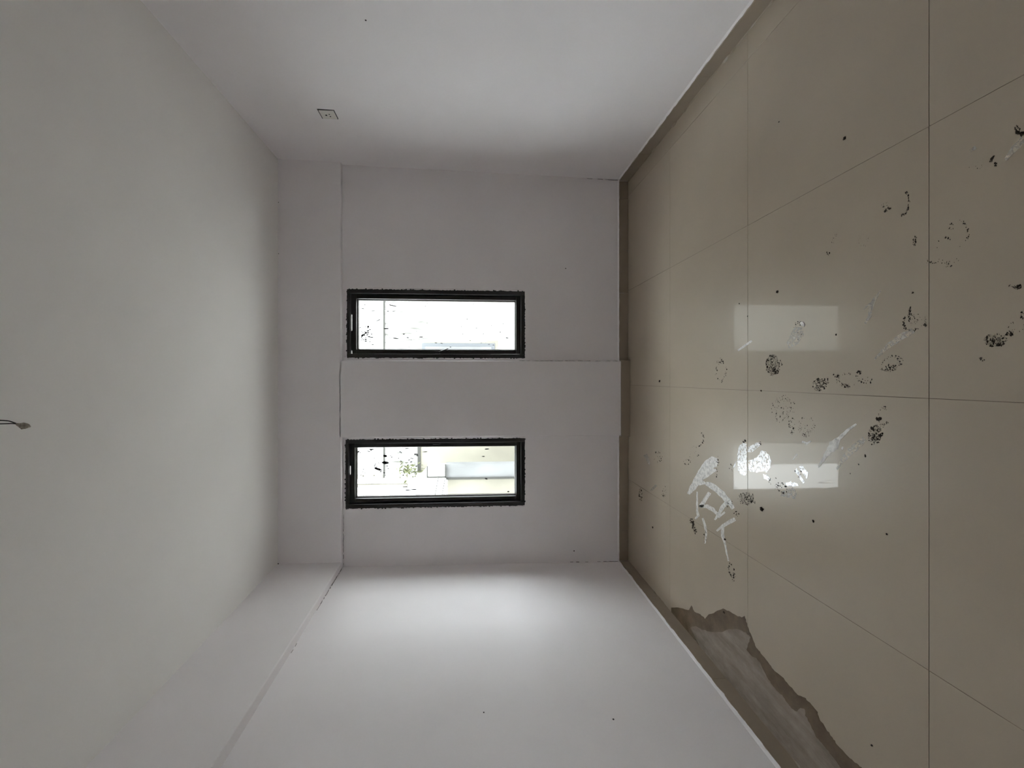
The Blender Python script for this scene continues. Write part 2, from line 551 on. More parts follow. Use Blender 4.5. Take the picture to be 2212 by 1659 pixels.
sp = []
for _ in range(46): sp.append((rnd.gauss(790, 9), rnd.gauss(722, 11), rnd.uniform(.4, .9), rnd.uniform(1, 2.2), rnd.uniform(-.6, .3)))
for _ in range(60): sp.append((rnd.uniform(775, 1105), rnd.uniform(655, 750), rnd.uniform(.25, .6), rnd.uniform(1.5, 4), rnd.uniform(-.15, .15)))
sp += [(848, 660, .7, 12, .2), (817, 692, .7, 7, -.4), (784, 667, .6, 4, .1), (855, 731, .9, 5, .1), (910, 728, .8, 5, 0), (783, 725, .8, 6, -1.1), (800, 728, .6, 10, .1), (872, 722, 1, 1, 0), (1095, 730, .8, 3, .3), (835, 710, .9, 5, 0), (806, 671, .6, 6, 0)]
sp = [q for q in sp if 776 < q[0] < 1108 and 656 < q[1] < 752]
glass_dirt(win1, sp)
sp = []
for _ in range(50): sp.append((rnd.uniform(772, 905), rnd.uniform(972, 1030), rnd.uniform(.3, .8), rnd.uniform(1, 3), rnd.uniform(-.3, .3)))
sp += [(833, 1000, 2.2, 2, 0), (832, 985, 1.6, 2, .2), (815, 1013, 1.6, 4, .3), (888, 1058, .9, 17, -.05), (876, 1052, .8, 7, -.1), (803, 971, .9, 5, 0), (774, 976, 1.2, 2, -.5), (796, 975, .8, 4, .1), (918, 976, .6, 6, 0), (1050, 1034, 1.1, 1.6, .2), (1052, 970, .7, 5, 0), (878, 969, .7, 6, -.1), (1044, 986, .6, 4, 0), (1098, 1062, .9, 1.4, 0)]
glass_dirt(win2, sp)

# ---------------------------------------------------------------- socket on the right wall
s_c = on_x(708.5, 246.8, xr(2.82, 2.26)); s_c.x = xr(s_c.y, s_c.z)
sk = tag(empty('wall_socket'), 'small off-white three-pin socket plate high on the wall', 'socket')
plate = MB().box(s_c.x - .005, s_c.x + .02, s_c.y - .043, s_c.y + .043, s_c.z - .047, s_c.z + .047).build('plate', SOCK, sk, bevel=.002)
fr = MB()
for a in ((-.049, -.044, -.052, .052), (.044, .048, -.052, .040), (-.049, .049, .048, .053), (-.049, .049, -.054, -.0485)):
    fr.box(s_c.x - .0015, s_c.x + .01, s_c.y + a[0], s_c.y + a[1], s_c.z + a[2], s_c.z + a[3])
fr.build('dark_gap', SEAL, sk)
for px, py, r in ((704.8, 248.9, .0065), (711.2, 247.1, .0042), (713.8, 251.7, .0048)):
    q = on_x(px, py, s_c.x - .005)
    ring = [(s_c.x - .0056, q.y + math.cos(2 * math.pi * k / 10) * r, q.z + math.sin(2 * math.pi * k / 10) * r) for k in range(10)]
    MB().prism(ring, (.002, 0, 0)).build('pin_hole', HOLE, sk)

# ---------------------------------------------------------------- wires hanging from the ceiling
tip = on_y(40, 916.5, 1.26); end = on_y(62, 922, 1.26)
w = tag(empty('ceiling_wire'), 'twisted pair of thin black wires dangling from the ceiling', 'wire')
anc = Vector((tip.x + .02, 1.26, ZC))
def bez(a, b, c, d, n=14):
    return [a * (1 - t) ** 3 + b * 3 * t * (1 - t) ** 2 + c * 3 * t * t * (1 - t) + d * t ** 3 for t in [i / n for i in range(n + 1)]]
in1 = on_y(0, 908.0, 1.262); in2 = on_y(0, 915.5, 1.258)
top1 = Vector((anc.x, 1.262, ZC)); top2 = Vector((anc.x - .006, 1.258, ZC))
MB().tube(bez(top1, Vector((anc.x + .03, 1.262, ZC - .06)), in1 + Vector((.004, 0, .03)), in1, 8)[:-1] + bez(in1, in1 + Vector((-.002, 0, -.03)), tip + Vector((.010, .002, .03)), tip), .0017, 6).build('strand', WIRE, w, smooth=True)
MB().tube(bez(top2, top2 + Vector((0, 0, -.06)), in2 + Vector((0, 0, .03)), in2, 8)[:-1] + bez(in2, in2 + Vector((0, 0, -.03)), tip + Vector((.004, -.002, .02)), tip), .0017, 6).build('strand', WIRE, w, smooth=True)
cn = MB().tube([tip + Vector((.001, 0, .004)), tip.lerp(end, .2), tip.lerp(end, .5), tip.lerp(end, .8), end], [.002, .0065, .0095, .0075, .003], 9)
cn.v = [(a + rnd.uniform(-.0018, .0018), b + rnd.uniform(-.0018, .0018), c + rnd.uniform(-.0018, .0018)) for a, b, c in cn.v]
cn.build('connector', TAPE, w)

# dark specks on walls and ceiling line
for par, pts in ((wall_left, ((1045, 1535, 1.6), (1325, 1550, 2.0), (1417, 1318, 2.0))), (wall_right, ((790, 52, 1.8),)), (wall_back, ((1222, 580, 1.4), (1240, 1190, 1.6))),):
    for px, py, r in pts:
        if par is wall_back:
            q = on_y(px, py, YW); nx = None
        else:
            q = on_x(px, py, -1.59 if par is wall_left else 1.71)
            q.x = xl(q.y, q.z) if par is wall_left else xr(q.y, q.z)
        rr = r * (q - EYE).length / F * .8
        ring = []
        for k in range(7):
            g = 2 * math.pi * k / 7
            if par is wall_back: ring.append((q.x + rr * math.cos(g), q.y - .0008, q.z + rr * math.sin(g)))
            else: ring.append((q.x + (.0015 if par is wall_left else -.0015), q.y + rr * math.cos(g), q.z + rr * math.sin(g)))
        MB().prism(ring, (0, .001, 0) if par is wall_back else ((-.001, 0, 0) if par is wall_left else (.001, 0, 0))).build('paint_speck', SEAL, par)

for px, py in ((600.5, 437), (600.5, 548), (600, 1218)):
    q = on_y(px, py, YB)
    rr = .0035 if py < 1000 else .006
    ring = [(q.x + rr * math.cos(2 * math.pi * k / 7), YB - .0008, q.z - .004 + rr * .8 * math.sin(2 * math.pi * k / 7)) for k in range(7)]
    MB().prism(ring, (0, .0012, 0)).build('paint_speck', SEAL, bpy.data.objects['trim_2'])


def crack(parent, a, b, width, across, out, n=24, gaps=.25):
    """hairline crack: short jagged dark slivers from a to b"""
    a, b, across, out = Vector(a), Vector(b), Vector(across), Vector(out)
    mb = MB()
    for k in range(n):
        if rnd.random() < gaps: continue
        p, q = a.lerp(b, k / n), a.lerp(b, (k + 1) / n)
        w_ = width * rnd.uniform(.35, 1.1)
        o1, o2 = across * rnd.uniform(-.4, .4) * width, across * rnd.uniform(-.4, .4) * width
        mb.prism([p + o1 - across * w_ / 2, q + o2 - across * w_ / 2, q + o2 + across * w_ / 2, p + o1 + across * w_ / 2], out)
    return tag(mb.build('crack', SEAL, parent), kind='stuff')


E_ = .0008
crack(wall_back, (COLX[1] + .002, YW - E_, .09), (COLX[1] + .002, YW - E_, .95), .003, (1, 0, 0), (0, E_ * 1.5, 0), 40, .2)
crack(wall_back, (COLX[0] - .002, YW - E_, .085), (COLX[0] - .002, YW - E_, .30), .003, (1, 0, 0), (0, E_ * 1.5, 0), 12, .35)
yk = YW - .012
crack(wall_back, (xl(YW, .09) + .004, YW - E_, .085), (xl(YW, .5) + .004, YW - E_, .5), .004, (1, 0, 0), (0, E_ * 1.5, 0), 16, .45)
crack(wall_back, (xr(YW, .09) - .004, YW - E_, .085), (xr(YW, .4) - .004, YW - E_, .4), .004, (1, 0, 0), (0, E_ * 1.5, 0), 14, .45)
crack(wall_left, (xl(YW - .02, ZB) + E_, YW - .05, ZB - .003), (xl(2.75, ZB) + E_, 2.75, ZB - .003), .004, (0, 0, 1), (-E_ * 1.5, 0, 0), 36, .2)
crack(wall_left, (xl(2.75, ZB) + E_, 2.75, ZB - .003), (xl(2.2, ZB) + E_, 2.2, ZB - .003), .0025, (0, 0, 1), (-E_ * 1.5, 0, 0), 20, .6)
crack(wall_back, (w2[0] - .05, YW - E_, ZB - .004), (xl(YW, ZB) + .01, YW - E_, ZB - .004), .003, (0, 0, 1), (0, E_ * 1.5, 0), 24, .35)

# ---------------------------------------------------------------- marks on the floor
def sizes(px, py):
    c = on_floor(px, py)
    return (on_floor(px, py - 1) - c).length, (on_floor(px + 1, py) - c).length   # metres per pixel: across, along


def mud_print(blobs, label, group=None, film_polys=()):
    """blobs: list of (shape, cx, cy, a, b, angle_deg, count, rmin, rmax) in photograph pixels, laid on the floor"""
    o = empty('muddy_footprint')
    for (shape, cx, cy, a, b, ang, n, r0, r1) in blobs:
        mb = MB()
        an = math.radians(ang)
        for _ in range(n):
            if shape == 'fill':
                t, q = rnd.uniform(0, 2 * math.pi), math.sqrt(rnd.random())
            elif shape == 'ring':
                t, q = rnd.uniform(0, 2 * math.pi), rnd.uniform(.75, 1.05)
            else:
                t, q = rnd.uniform(-1.3, 1.3), rnd.uniform(.86, 1.06)
            u, v = math.cos(t) * a * q, math.sin(t) * b * q
            px = cx + u * math.cos(an) - v * math.sin(an)
            py = cy + u * math.sin(an) + v * math.cos(an)
            c = on_floor(px, py)
            sx, sy = sizes(px, py)
            r = rnd.uniform(r0, r1) * (.65 + .95 * rnd.random() ** 2)
            el = rnd.uniform(.7, 1.5)
            mb.clod(c.x, c.y, r * sx * el, r * sy / el * .9, rnd.uniform(-.5, .5), max(.0008, r * sx * .45))
        tag(mb.build('mud_flecks', MUD, o), kind='stuff')
        # thin smudge of dried mud under the flecks
        if n >= 50 and shape == 'fill' and a > 5 and b > 5 and r1 > 1.2:
            mb = MB()
            ring = []
            for k in range(26):
                g = 2 * math.pi * k / 26
                w_ = rnd.uniform(.72, 1.12)
                u, v = math.cos(g) * a * w_, math.sin(g) * b * w_
                c = on_floor(cx + u * math.cos(an) - v * math.sin(an), cy + u * math.sin(an) + v * math.cos(an))
                ring.append((c.x, c.y, .0001))
            area = sum(ring[i][0] * ring[(i + 1) % 26][1] - ring[(i + 1) % 26][0] * ring[i][1] for i in range(26))
            if area < 0: ring.reverse()
            mb.prism(ring, (0, 0, .0003)).build('mud_smudge', MUDF, o)
    tag(o, label, 'footprint', group)
    return o


FP = 'muddy shoe prints across the tile floor'
def P(label, *blobs): return mud_print(blobs, label, FP)

P('faint speckled footprint near the white scratch on the joint', ('ring', 1558, 802, 12, 24, 8, 40, .5, 1.2), ('fill', 1555, 780, 9, 8, 0, 14, .5, 1.2))
P('dense oval muddy footprint just past the first joint', ('fill', 1670, 789, 15, 24, -10, 70, .6, 1.5), ('arc', 1672, 788, -17, 24, 0, 26, .7, 1.6), ('fill', 1676, 800, 8, 6, 0, 22, 1.0, 2.2), ('fill', 1685, 785, 5, 8, 0, 10, .8, 1.6))
P('muddy footprint beside a white chip in the window reflection', ('fill', 1726, 699, 9, 5, 0, 16, .8, 1.9), ('fill', 1720, 720, 12, 16, 20, 22, .4, 1.0))
P('compact muddy heel print touching the long floor joint', ('fill', 1770, 831, 15, 14, 0, 50, .6, 1.6), ('fill', 1768, 822, 3, 6, 0, 8, 1.4, 2.2), ('fill', 1782, 826, 8, 12, 20, 22, .8, 1.6))
P('broad broken footprint between heel print and pale streak', ('ring', 1832, 820, 26, 14, 0, 40, .5, 1.2), ('fill', 1856, 805, 6, 4, 0, 12, 1, 2.0), ('fill', 1805, 812, 9, 4, 10, 8, 1.0, 1.8), ('fill', 1872, 823, 14, 8, -10, 12, 1.0, 1.8), ('fill', 1828, 833, 10, 5, 10, 24, .6, 1.4))
P('light smudged footprint under the long pale streak', ('ring', 1924, 786, 24, 17, -30, 44, .6, 1.4), ('fill', 1924, 794, 12, 8, 0, 24, .8, 1.7), ('fill', 1944, 780, 7, 8, 0, 14, .6, 1.3))
P('crescent of thick mud at the end of the pale streak', ('arc', 1974, 692, -26, -20, -50, 50, .7, 1.7), ('fill', 1965, 680, 4, 16, 8, 40, .7, 1.4), ('fill', 1982, 692, 20, 14, 0, 36, .4, 1.0), ('fill', 2000, 702, 5, 4, 0, 8, 1.0, 2.0))
P('wide spray of fine dark specks past the long joint', ('fill', 1692, 882, 26, 30, 25, 84, .4, 1.1), ('ring', 1690, 884, 22, 28, 20, 26, .4, 1.0), ('fill', 1710, 918, 8, 20, 0, 26, .5, 1.4))
P('fine speckled toe print beside the window glare', ('ring', 1742, 922, 18, 22, 0, 30, .4, 1.1), ('fill', 1742, 930, 16, 14, 0, 40, .35, .9))
P('heaviest black clotted footprint below the pale slanted smears', ('fill', 1890, 940, 14, 22, 10, 80, .7, 1.9), ('ring', 1908, 900, 12, 22, 0, 34, .5, 1.4), ('fill', 1885, 925, 5, 6, 0, 10, 1.6, 2.8), ('fill', 1897, 906, 4, 3, 0, 6, 2.2, 3.2), ('fill', 1904, 938, 4, 5, 0, 8, 1.4, 2.4), ('fill', 1870, 985, 1, 1, 0, 2, 2.2, 2.8), ('fill', 1855, 1003, 1, 1, 0, 2, 1.6, 2.2), ('fill', 1836, 1023, 1, 1, 0, 2, 1.2, 1.6))
P('scattered mud specks straddling the first joint below the glare', ('fill', 1612, 1077, 18, 14, 0, 60, .5, 1.5), ('fill', 1626, 1082, 5, 7, -20, 8, 1.4, 2.4))
P('speckled mud patch along the lower edge of the glare', ('fill', 1688, 1054, 15, 12, 20, 46, .6, 1.4), ('ring', 1672, 1040, 12, 8, 0, 12, .5, 1.0))
P('small slim print at the tip of the thin white trail', ('ring', 1580, 1232, 6, 16, -12, 34, .6, 1.4), ('fill', 1584, 1246, 6, 10, 0, 14, .5, 1.1))
P('hatched dark scuff beside the white strokes', ('fill', 1495, 1128, 4, 9, -15, 26, .9, 1.8), ('fill', 1501, 1145, 4, 11, -20, 26, .8, 1.6))
P('faint curved print near the window wall', ('arc', 1508, 948, 12, 18, 10, 22, .5, 1.2), ('ring', 1484, 998, 9, 6, 0, 16, .5, 1.1), ('fill', 1498, 978, 12, 14, 0, 14, .4, .9))
P('crescent heel mark nearest the socket wall', ('arc', 1948, 440, 16, 28, 10, 60, .6, 1.3), ('fill', 1917, 453, 9, 3, -28, 16, .9, 1.7), ('fill', 1912, 442, 9, 5, -20, 14, .4, .9))
P('faint thin arc mark with three dark dots', ('fill', 1802, 515, 4, 14, 25, 18, .3, .8), ('fill', 1790, 547, 5, 4, 30, 6, .9, 1.5), ('fill', 1865, 518, 12, 18, 20, 20, .25, .6))
P('ring-shaped broken footprint beyond the second joint', ('arc', 2072, 500, 20, 26, -20, 20, .7, 1.6), ('fill', 2055, 490, 8, 8, 0, 10, .7, 1.6), ('fill', 2045, 514, 6, 3, -20, 8, 1.2, 2.0), ('ring', 2050, 542, 34, 30, 0, 14, .6, 1.3))
P('ladder-like row of small marks before the second joint', ('fill', 1976, 520, 4, 12, 5, 34, .5, 1.0), ('fill', 2012, 566, 14, 5, 5, 12, .7, 1.5), ('fill', 2052, 572, 12, 8, 10, 10, .8, 1.9))
P('pair of short thick mud bars', ('fill', 2143, 344, 3, 9, 28, 22, 1.2, 2.2), ('fill', 2151, 355, 3, 5, 28, 12, 1.0, 2.0), ('fill', 2108, 360, 20, 10, -20, 8, .3, .8))
P('dark clotted marks at the frame edge above the mud bars', ('fill', 2198, 280, 6, 14, -10, 30, 1.0, 2.4), ('fill', 2206, 290, 6, 4, -30, 12, 1.4, 2.4))
P('large heavily flecked footprint close to the viewer', ('fill', 2150, 735, 26, 14, 0, 56, 1.0, 2.4), ('fill', 2182, 720, 10, 5, -10, 14, 1.6, 3.0), ('fill', 2160, 743, 10, 4, 0, 10, 1.8, 3.0), ('fill', 2196, 705, 18, 14, 0, 10, .8, 1.8))
P('narrow dark streak of mud at the frame edge', ('fill', 2198, 620, 12, 5, 0, 30, 1.0, 2.2), ('fill', 2182, 618, 4, 3, 0, 4, .8, 1.4))
P('ragged mud dabs between streak and flecked footprint', ('fill', 2208, 682, 4, 8, 0, 10, 1.2, 2.4))
P('small faint mud dab beside the flecked footprint', ('fill', 2121, 776, 6, 4, 10, 12, .8, 1.8))
P('sparse specks at the foot of the window wall', ('fill', 1420, 988, 12, 12, 0, 22, .5, 1.1), ('fill', 1384, 1066, 4, 16, 0, 22, .5, 1.2), ('fill', 1434, 1062, 6, 14, 0, 18, .5, 1.1))
P('speckles on the white scribble strokes', ('fill', 1551, 996, 3, 10, 0, 14, .6, 1.3), ('fill', 1576, 1088, 9, 9, 0, 22, .5, 1.2), ('fill', 1548, 1022, 2, 12, 0, 10, .5, 1.1), ('fill', 1590, 1112, 7, 7, 0, 10, .6, 1.3), ('fill', 1523, 1158, 3, 14, 0, 14, .6, 1.2))
P('dark crumbs beside the glossy white print', ('fill', 1607, 953, 3, 3, 0, 6, 1.0, 2.0), ('fill', 1642, 958, 2, 5, 10, 6, 1.0, 1.8), ('fill', 1580, 1010, 5, 10, 0, 12, .6, 1.2), ('fill', 1623, 1010, 10, 8, 0, 12, .6, 1.3), ('fill', 1725, 1022, 9, 9, 0, 10, .8, 1.4))


def clod_thing(px, py, r, label):
    c = on_floor(px, py); sx, sy = sizes(px, py)
    mb = MB().clod(c.x, c.y, r * sx, r * sy * .8, rnd.uniform(0, 1), r * sx * .7)
    for _ in range(3):
        mb.clod(c.x + rnd.uniform(-1, 1) * r * sx * .7, c.y + rnd.uniform(-1, 1) * r * sx * .7, r * sx * .5, r * sy * .5, rnd.uniform(0, 1), r * sx * .6)
    tag(mb.build('mud_clod', MUD), label, 'mud clod', 'single crumbs of dried mud on the floor')


for a in ((1825, 298, 3.6, 'largest lone black crumb on the socket side of the floor'),
          (1679, 630, 3.0, 'lone dark crumb beside the faint upper window reflection'),
          (1757, 1126, 2.8, 'lone dark crumb on bare tile below the glare'),
          (1916, 1154, 2.2, 'lone small brown crumb nearest the second joint'),
          (1883, 1610, 2.4, 'lone brown crumb near the damp stain edge'),
          (1425, 823, 2.2, 'lone tiny crumb in front of the pilaster'),
          (1806, 723, 2.2, 'lone round crumb at the end of the faint reflection'),
          (1646, 1100, 4.6, 'round black clod with crumbs below the glare'),
          (1410, 1139, 1.8, 'lone tiny crumb by the corner of the window wall'),
          (1972, 632, 2.0, 'lone small crumb above the mud crescent'),
          (1683, 263, 1.5, 'faintest lone speck near the socket wall'),
          (1564, 1323, 2.6, 'dark crumb on the rim of the damp stain'),
          (1615, 683, 1.4, 'lone speck at the rim of the faint reflection'),
          (1597, 656, 1.3, 'lone pinhead speck before the faint reflection'),
          (1644, 844, 1.8, 'lone speck on the long floor joint'),
          (1566, 1165, 2.6, 'dark splinter on the thin white trail')):
    clod_thing(*a)


def ribbon(mb, pts, widths, z0, hgt):
    pts = [Vector((p[0], p[1], 0)) for p in pts]
    # resample
    P2, W2 = [], []
    for i in range(len(pts) - 1):
        k = max(2, int((pts[i + 1] - pts[i]).length / 5))
        for j in range(k):
            t = j / k
            P2.append(pts[i].lerp(pts[i + 1], t)); W2.append(widths[i] * (1 - t) + widths[i + 1] * t)
    P2.append(pts[-1]); W2.append(widths[-1])
    l, r = [], []
    for i, p in enumerate(P2):
        t = (P2[min(i + 1, len(P2) - 1)] - P2[max(i - 1, 0)]).normalized()
        n = Vector((-t.y, t.x, 0))
        w_ = W2[i] * .5
        l.append(p + n * w_ * rnd.uniform(.82, 1.1)); r.append(p - n * w_ * rnd.uniform(.82, 1.1))
    b = len(mb.v); n = len(l)
    for q in l + r:
        c = on_floor(q.x, q.y); mb.v.append((c.x, c.y, z0))
    for q in l + r:
        c = on_floor(q.x, q.y); mb.v.append((c.x, c.y, z0 + hgt))
    for i in range(n - 1):
        mb.f.append((b + 2 * n + i, b + 2 * n + i + 1, b + 3 * n + i + 1, b + 3 * n + i))
        mb.f.append((b + i, b + i + 1, b + 2 * n + i + 1, b + 2 * n + i))
        mb.f.append((b + n + i, b + 3 * n + i, b + 3 * n + i + 1, b + n + i + 1))
    mb.f.append((b, b + 2 * n, b + 3 * n, b + n))
    mb.f.append((b + n - 1, b + 2 * n - 1, b + 4 * n - 1, b + 3 * n - 1))


def poly(mb, pts, z0, hgt, jag=.8, sub=4):
    nf = len(mb.f)
    ring = []
    for i in range(len(pts)):
        a, b_ = pts[i], pts[(i + 1) % len(pts)]
        k = max(1, int(math.hypot(a[0] - b_[0], a[1] - b_[1]) / sub))
        for j in range(k):
            t = j / k
            c = on_floor(a[0] + (b_[0] - a[0]) * t + rnd.uniform(-jag, jag), a[1] + (b_[1] - a[1]) * t + rnd.uniform(-jag, jag))
            ring.append((c.x, c.y, z0))
    area = sum(ring[i][0] * ring[(i + 1) % len(ring)][1] - ring[(i + 1) % len(ring)][0] * ring[i][1] for i in range(len(ring)))
    if area < 0: ring.reverse()
    mb.prism(ring, (0, 0, hgt))
    del mb.f[nf + 1]


def smear(label, m, ribbons=(), polys=(), z0=.0001, hgt=.0005):
    mb = MB()
    for pts, ws in ribbons: ribbon(mb, pts, ws, z0, hgt)
    for pts in polys: poly(mb, pts, z0, hgt)
    o = mb.build('dust_smear', m)
    return tag(o, label, 'smear', 'pale dust and plaster smears on the tiles')


smear('white scribble of overlapping strokes shaped like a letter A', DUST,
      [([(1525, 1044), (1538, 1050), (1556, 1063), (1572, 1081), (1584, 1099)], [9, 14, 14, 12, 8]),
       ([(1533, 1064), (1523, 1080), (1513, 1095)], [9, 9, 8]),
       ([(1511, 1093), (1527, 1094), (1540, 1101), (1552, 1113)], [5, 9, 9, 6]),
       ([(1570, 1084), (1560, 1097), (1552, 1112), (1544, 1123)], [10, 9, 7, 4]),
       ([(1566, 1106), (1552, 1118)], [5, 4]),
       ([(1506, 1062), (1506, 1104), (1508, 1114), (1502, 1121)], [3, 5, 6, 4])],
      [[(1484, 1066), (1494, 1044), (1510, 1014), (1524, 994), (1537, 986), (1549, 989), (1552, 1000), (1548, 1008), (1541, 1012), (1549, 1014), (1538, 1024), (1528, 1031), (1517, 1038), (1530, 1044), (1508, 1049), (1502, 1058), (1490, 1068)]])
smear('short white bar crossing under the scribble', DUST, [([(1588, 1121), (1573, 1129), (1562, 1136), (1548, 1147)], [9, 9, 8, 4])])
smear('long thin white trail ending at a slim print', DUST, [([(1561, 1138), (1561, 1158), (1566, 1174), (1569, 1190), (1574, 1212)], [7, 7, 4, 4, 3])])
smear('short crooked white trail beside the dark scuff', DUST, [([(1518, 1119), (1523, 1134), (1526, 1155), (1523, 1174)], [4, 6, 4, 3])])
smear('thin bright white scratch crossing the first joint', DUST, [([(1594, 757), (1609, 747), (1624, 736)], [4, 5, 4.5])])
smear('long pale streak leading to the mud crescent', DUST2, [([(1974, 714), (1946, 728), (1922, 745), (1889, 776)], [12, 15, 12, 3])])
smear('forked thin pale streak on bare tile', DUST2, [([(1903, 627), (1889, 647), (1880, 667), (1880, 681), (1869, 699)], [3, 8, 10, 9, 5]), ([(1889, 650), (1874, 660), (1866, 668)], [4, 4, 3])])
smear('slanted kite-shaped pale smear with thin tails', DUST, [([(1850, 916), (1833, 928), (1813, 947), (1801, 962), (1787, 980), (1768, 1009)], [4, 6, 9, 24, 11, 4])])
smear('broad slanted smear below the kite-shaped one', DUST2, [([(1868, 948), (1845, 968), (1827, 986), (1808, 1012)], [12, 17, 13, 5]), ([(1826, 992), (1808, 1014)], [4, 3])])
smear('small white drop inside the window glare', DUST, [([(1733, 954), (1743, 958), (1752, 953)], [4, 6, 3])])
smear('teardrop white fleck in the middle of the glare', DUST, [([(1722, 981), (1713, 993)], [5, 2])])
smear('tiny white fleck at the tail of the kite smear', DUST, [([(1821, 965), (1819, 971)], [4, 5])])
smear('pale blot joining the speckled patch below the glare', DUST2, [], [[(1690, 1062), (1712, 1052), (1722, 1064), (1718, 1078), (1700, 1074), (1686, 1072)]])
smear('faint pale tick near the corner at the foot of the window wall', DUST2, [([(1418, 1048), (1406, 1060)], [5, 4])])
smear('faint pale tick in front of the pilaster skirting', DUST2, [([(1394, 982), (1404, 1004)], [9, 5])])
smear('white chip beside the print in the faint reflection', DUST, [], [[(1730, 696), (1735, 694), (1740, 701), (1737, 706), (1732, 703)]], hgt=.003)
smear('greyish scuffed haze below the white chip', DUST2, [], [[(1716, 708), (1732, 706), (1736, 722), (1726, 742), (1704, 752), (1700, 740), (1708, 722)]])
smear('pale scrape running past the mud bars', DUST2, [([(2212, 300), (2190, 322), (2172, 346)], [16, 14, 6])])
smear('tiny pale fleck above the mud bars', DUST2, [([(2108, 318), (2096, 326)], [8, 6])])
smear('bright glossy white boot print on the first joint', WET, [],
      [[(1606, 957), (1613, 958), (1613.5, 1020), (1610, 1027), (1603, 1027), (1595, 1020), (1593, 1007), (1593, 985), (1594, 972), (1598, 962)],
       [(1615, 966), (1632, 957), (1642, 955), (1643, 962), (1632, 971), (1625, 977), (1616, 976)],
       [(1616, 996), (1636, 987), (1645, 973), (1654, 976), (1663, 985), (1666, 996), (1664, 1010), (1656, 1022), (1651, 1018), (1632, 1021), (1617, 1017)],
       [(1592, 994), (1586, 1003), (1581, 1013), (1588, 1008)]])
smear('glossy white wedge touching the boot print', WET, [], [[(1648, 1024), (1657, 1026), (1666, 1035), (1660, 1038), (1650, 1034)]])
smear('pair of glossy white slabs split by a dark gap', WET, [], [[(1721, 1010), (1738, 1041), (1735, 1046), (1718, 1017)], [(1725, 1008), (1733, 1006), (1746, 1021), (1743, 1035)]])
smear('glossy white ragged strip at the lower rim of the glare', WET, [], [[(1694, 1044), (1709, 1040), (1723, 1045), (1725, 1050), (1714, 1051), (1700, 1049)]])

# damp stain creeping out from the left skirting
K = .3671
def c3(pts): return [(1340 + x * K, 1050 + y * K) for x, y in pts]
outer = c3([(300, 715), (340, 714), (380, 725), (405, 728), (418, 700), (435, 740), (470, 755), (500, 780), (520, 752), (540, 750), (580, 730), (605, 722), (640, 735), (680, 760), (715, 772), (730, 765), (745, 810), (770, 880), (800, 950), (850, 1010), (900, 1080), (960, 1130), (1010, 1190), (1040, 1225), (1090, 1250), (1130, 1290), (1160, 1330), (1170, 1370), (1200, 1410), (1240, 1470), (1290, 1540), (1330, 1580), (1370, 1620), (1430, 1662), (1560, 1790), (1700, 1960)])
inner = c3([(412, 832), (440, 822), (470, 838), (510, 855), (560, 862), (600, 858), (640, 842), (690, 842), (740, 860), (765, 890), (760, 915), (745, 960), (770, 1000), (800, 1015), (830, 1050), (860, 1120), (900, 1180), (960, 1240), (1010, 1310), (1040, 1330), (1060, 1305), (1085, 1310), (1090, 1350), (1120, 1400), (1150, 1470), (1200, 1530), (1250, 1590), (1300, 1662), (1420, 1790), (1570, 1960)])


def wall_foot(y): return xl_bot(y) + .012


def stain(pts, z0, hgt, m, name, parent=None, corner=None):
    ring = []
    for i in range(len(pts) - 1):
        a, b_ = pts[i], pts[i + 1]
        k = max(1, int(math.hypot(a[0] - b_[0], a[1] - b_[1]) / 4))
        for j in range(k):
            t = j / k
            jg = 1.1 if i else 0
            c = on_floor(a[0] + (b_[0] - a[0]) * t + rnd.uniform(-jg, jg), a[1] + (b_[1] - a[1]) * t + rnd.uniform(-jg, jg))
            ring.append((max(c.x, wall_foot(c.y)), c.y, z0))
    c = on_floor(*pts[-1]); ring.append((c.x, c.y, z0))
    ylast = c.y
    yfirst = on_floor(*(corner or pts[0])).y
    for i in range(9):
        y = ylast + (yfirst - ylast) * i / 8
        ring.append((wall_foot(y), y, z0))
    area = sum(ring[i][0] * ring[(i + 1) % len(ring)][1] - ring[(i + 1) % len(ring)][0] * ring[i][1] for i in range(len(ring)))
    if area < 0: ring.reverse()
    return MB().prism(ring, (0, 0, hgt)).build(name, m, parent)


dm = tag(empty('damp_stain'), 'brown damp stain with ragged edge along the side skirting', 'stain')
stain(outer, .0001, .0004, DAMP, 'damp_rim', dm)
stain(inner, .0006, .0004, DRIED, 'dried_silt', dm, corner=(1340 + 470 * K, 1050 + 960 * K))

# ---------------------------------------------------------------- outside: sunshade, yard, neighbour
sun = MB().box(-1.75, 1.95, YW + WT - .02, YW + WT + .43, 2.40, 2.48).build('trim_4', OUTW)
tag(sun, 'concrete sunshade over the windows outside', kind='structure')
yard = MB().box(-14, 14, -18, 30, -.30, -.20).build('ground', CONC)
tag(yard, 'pale concrete yard outside the windows', kind='structure')

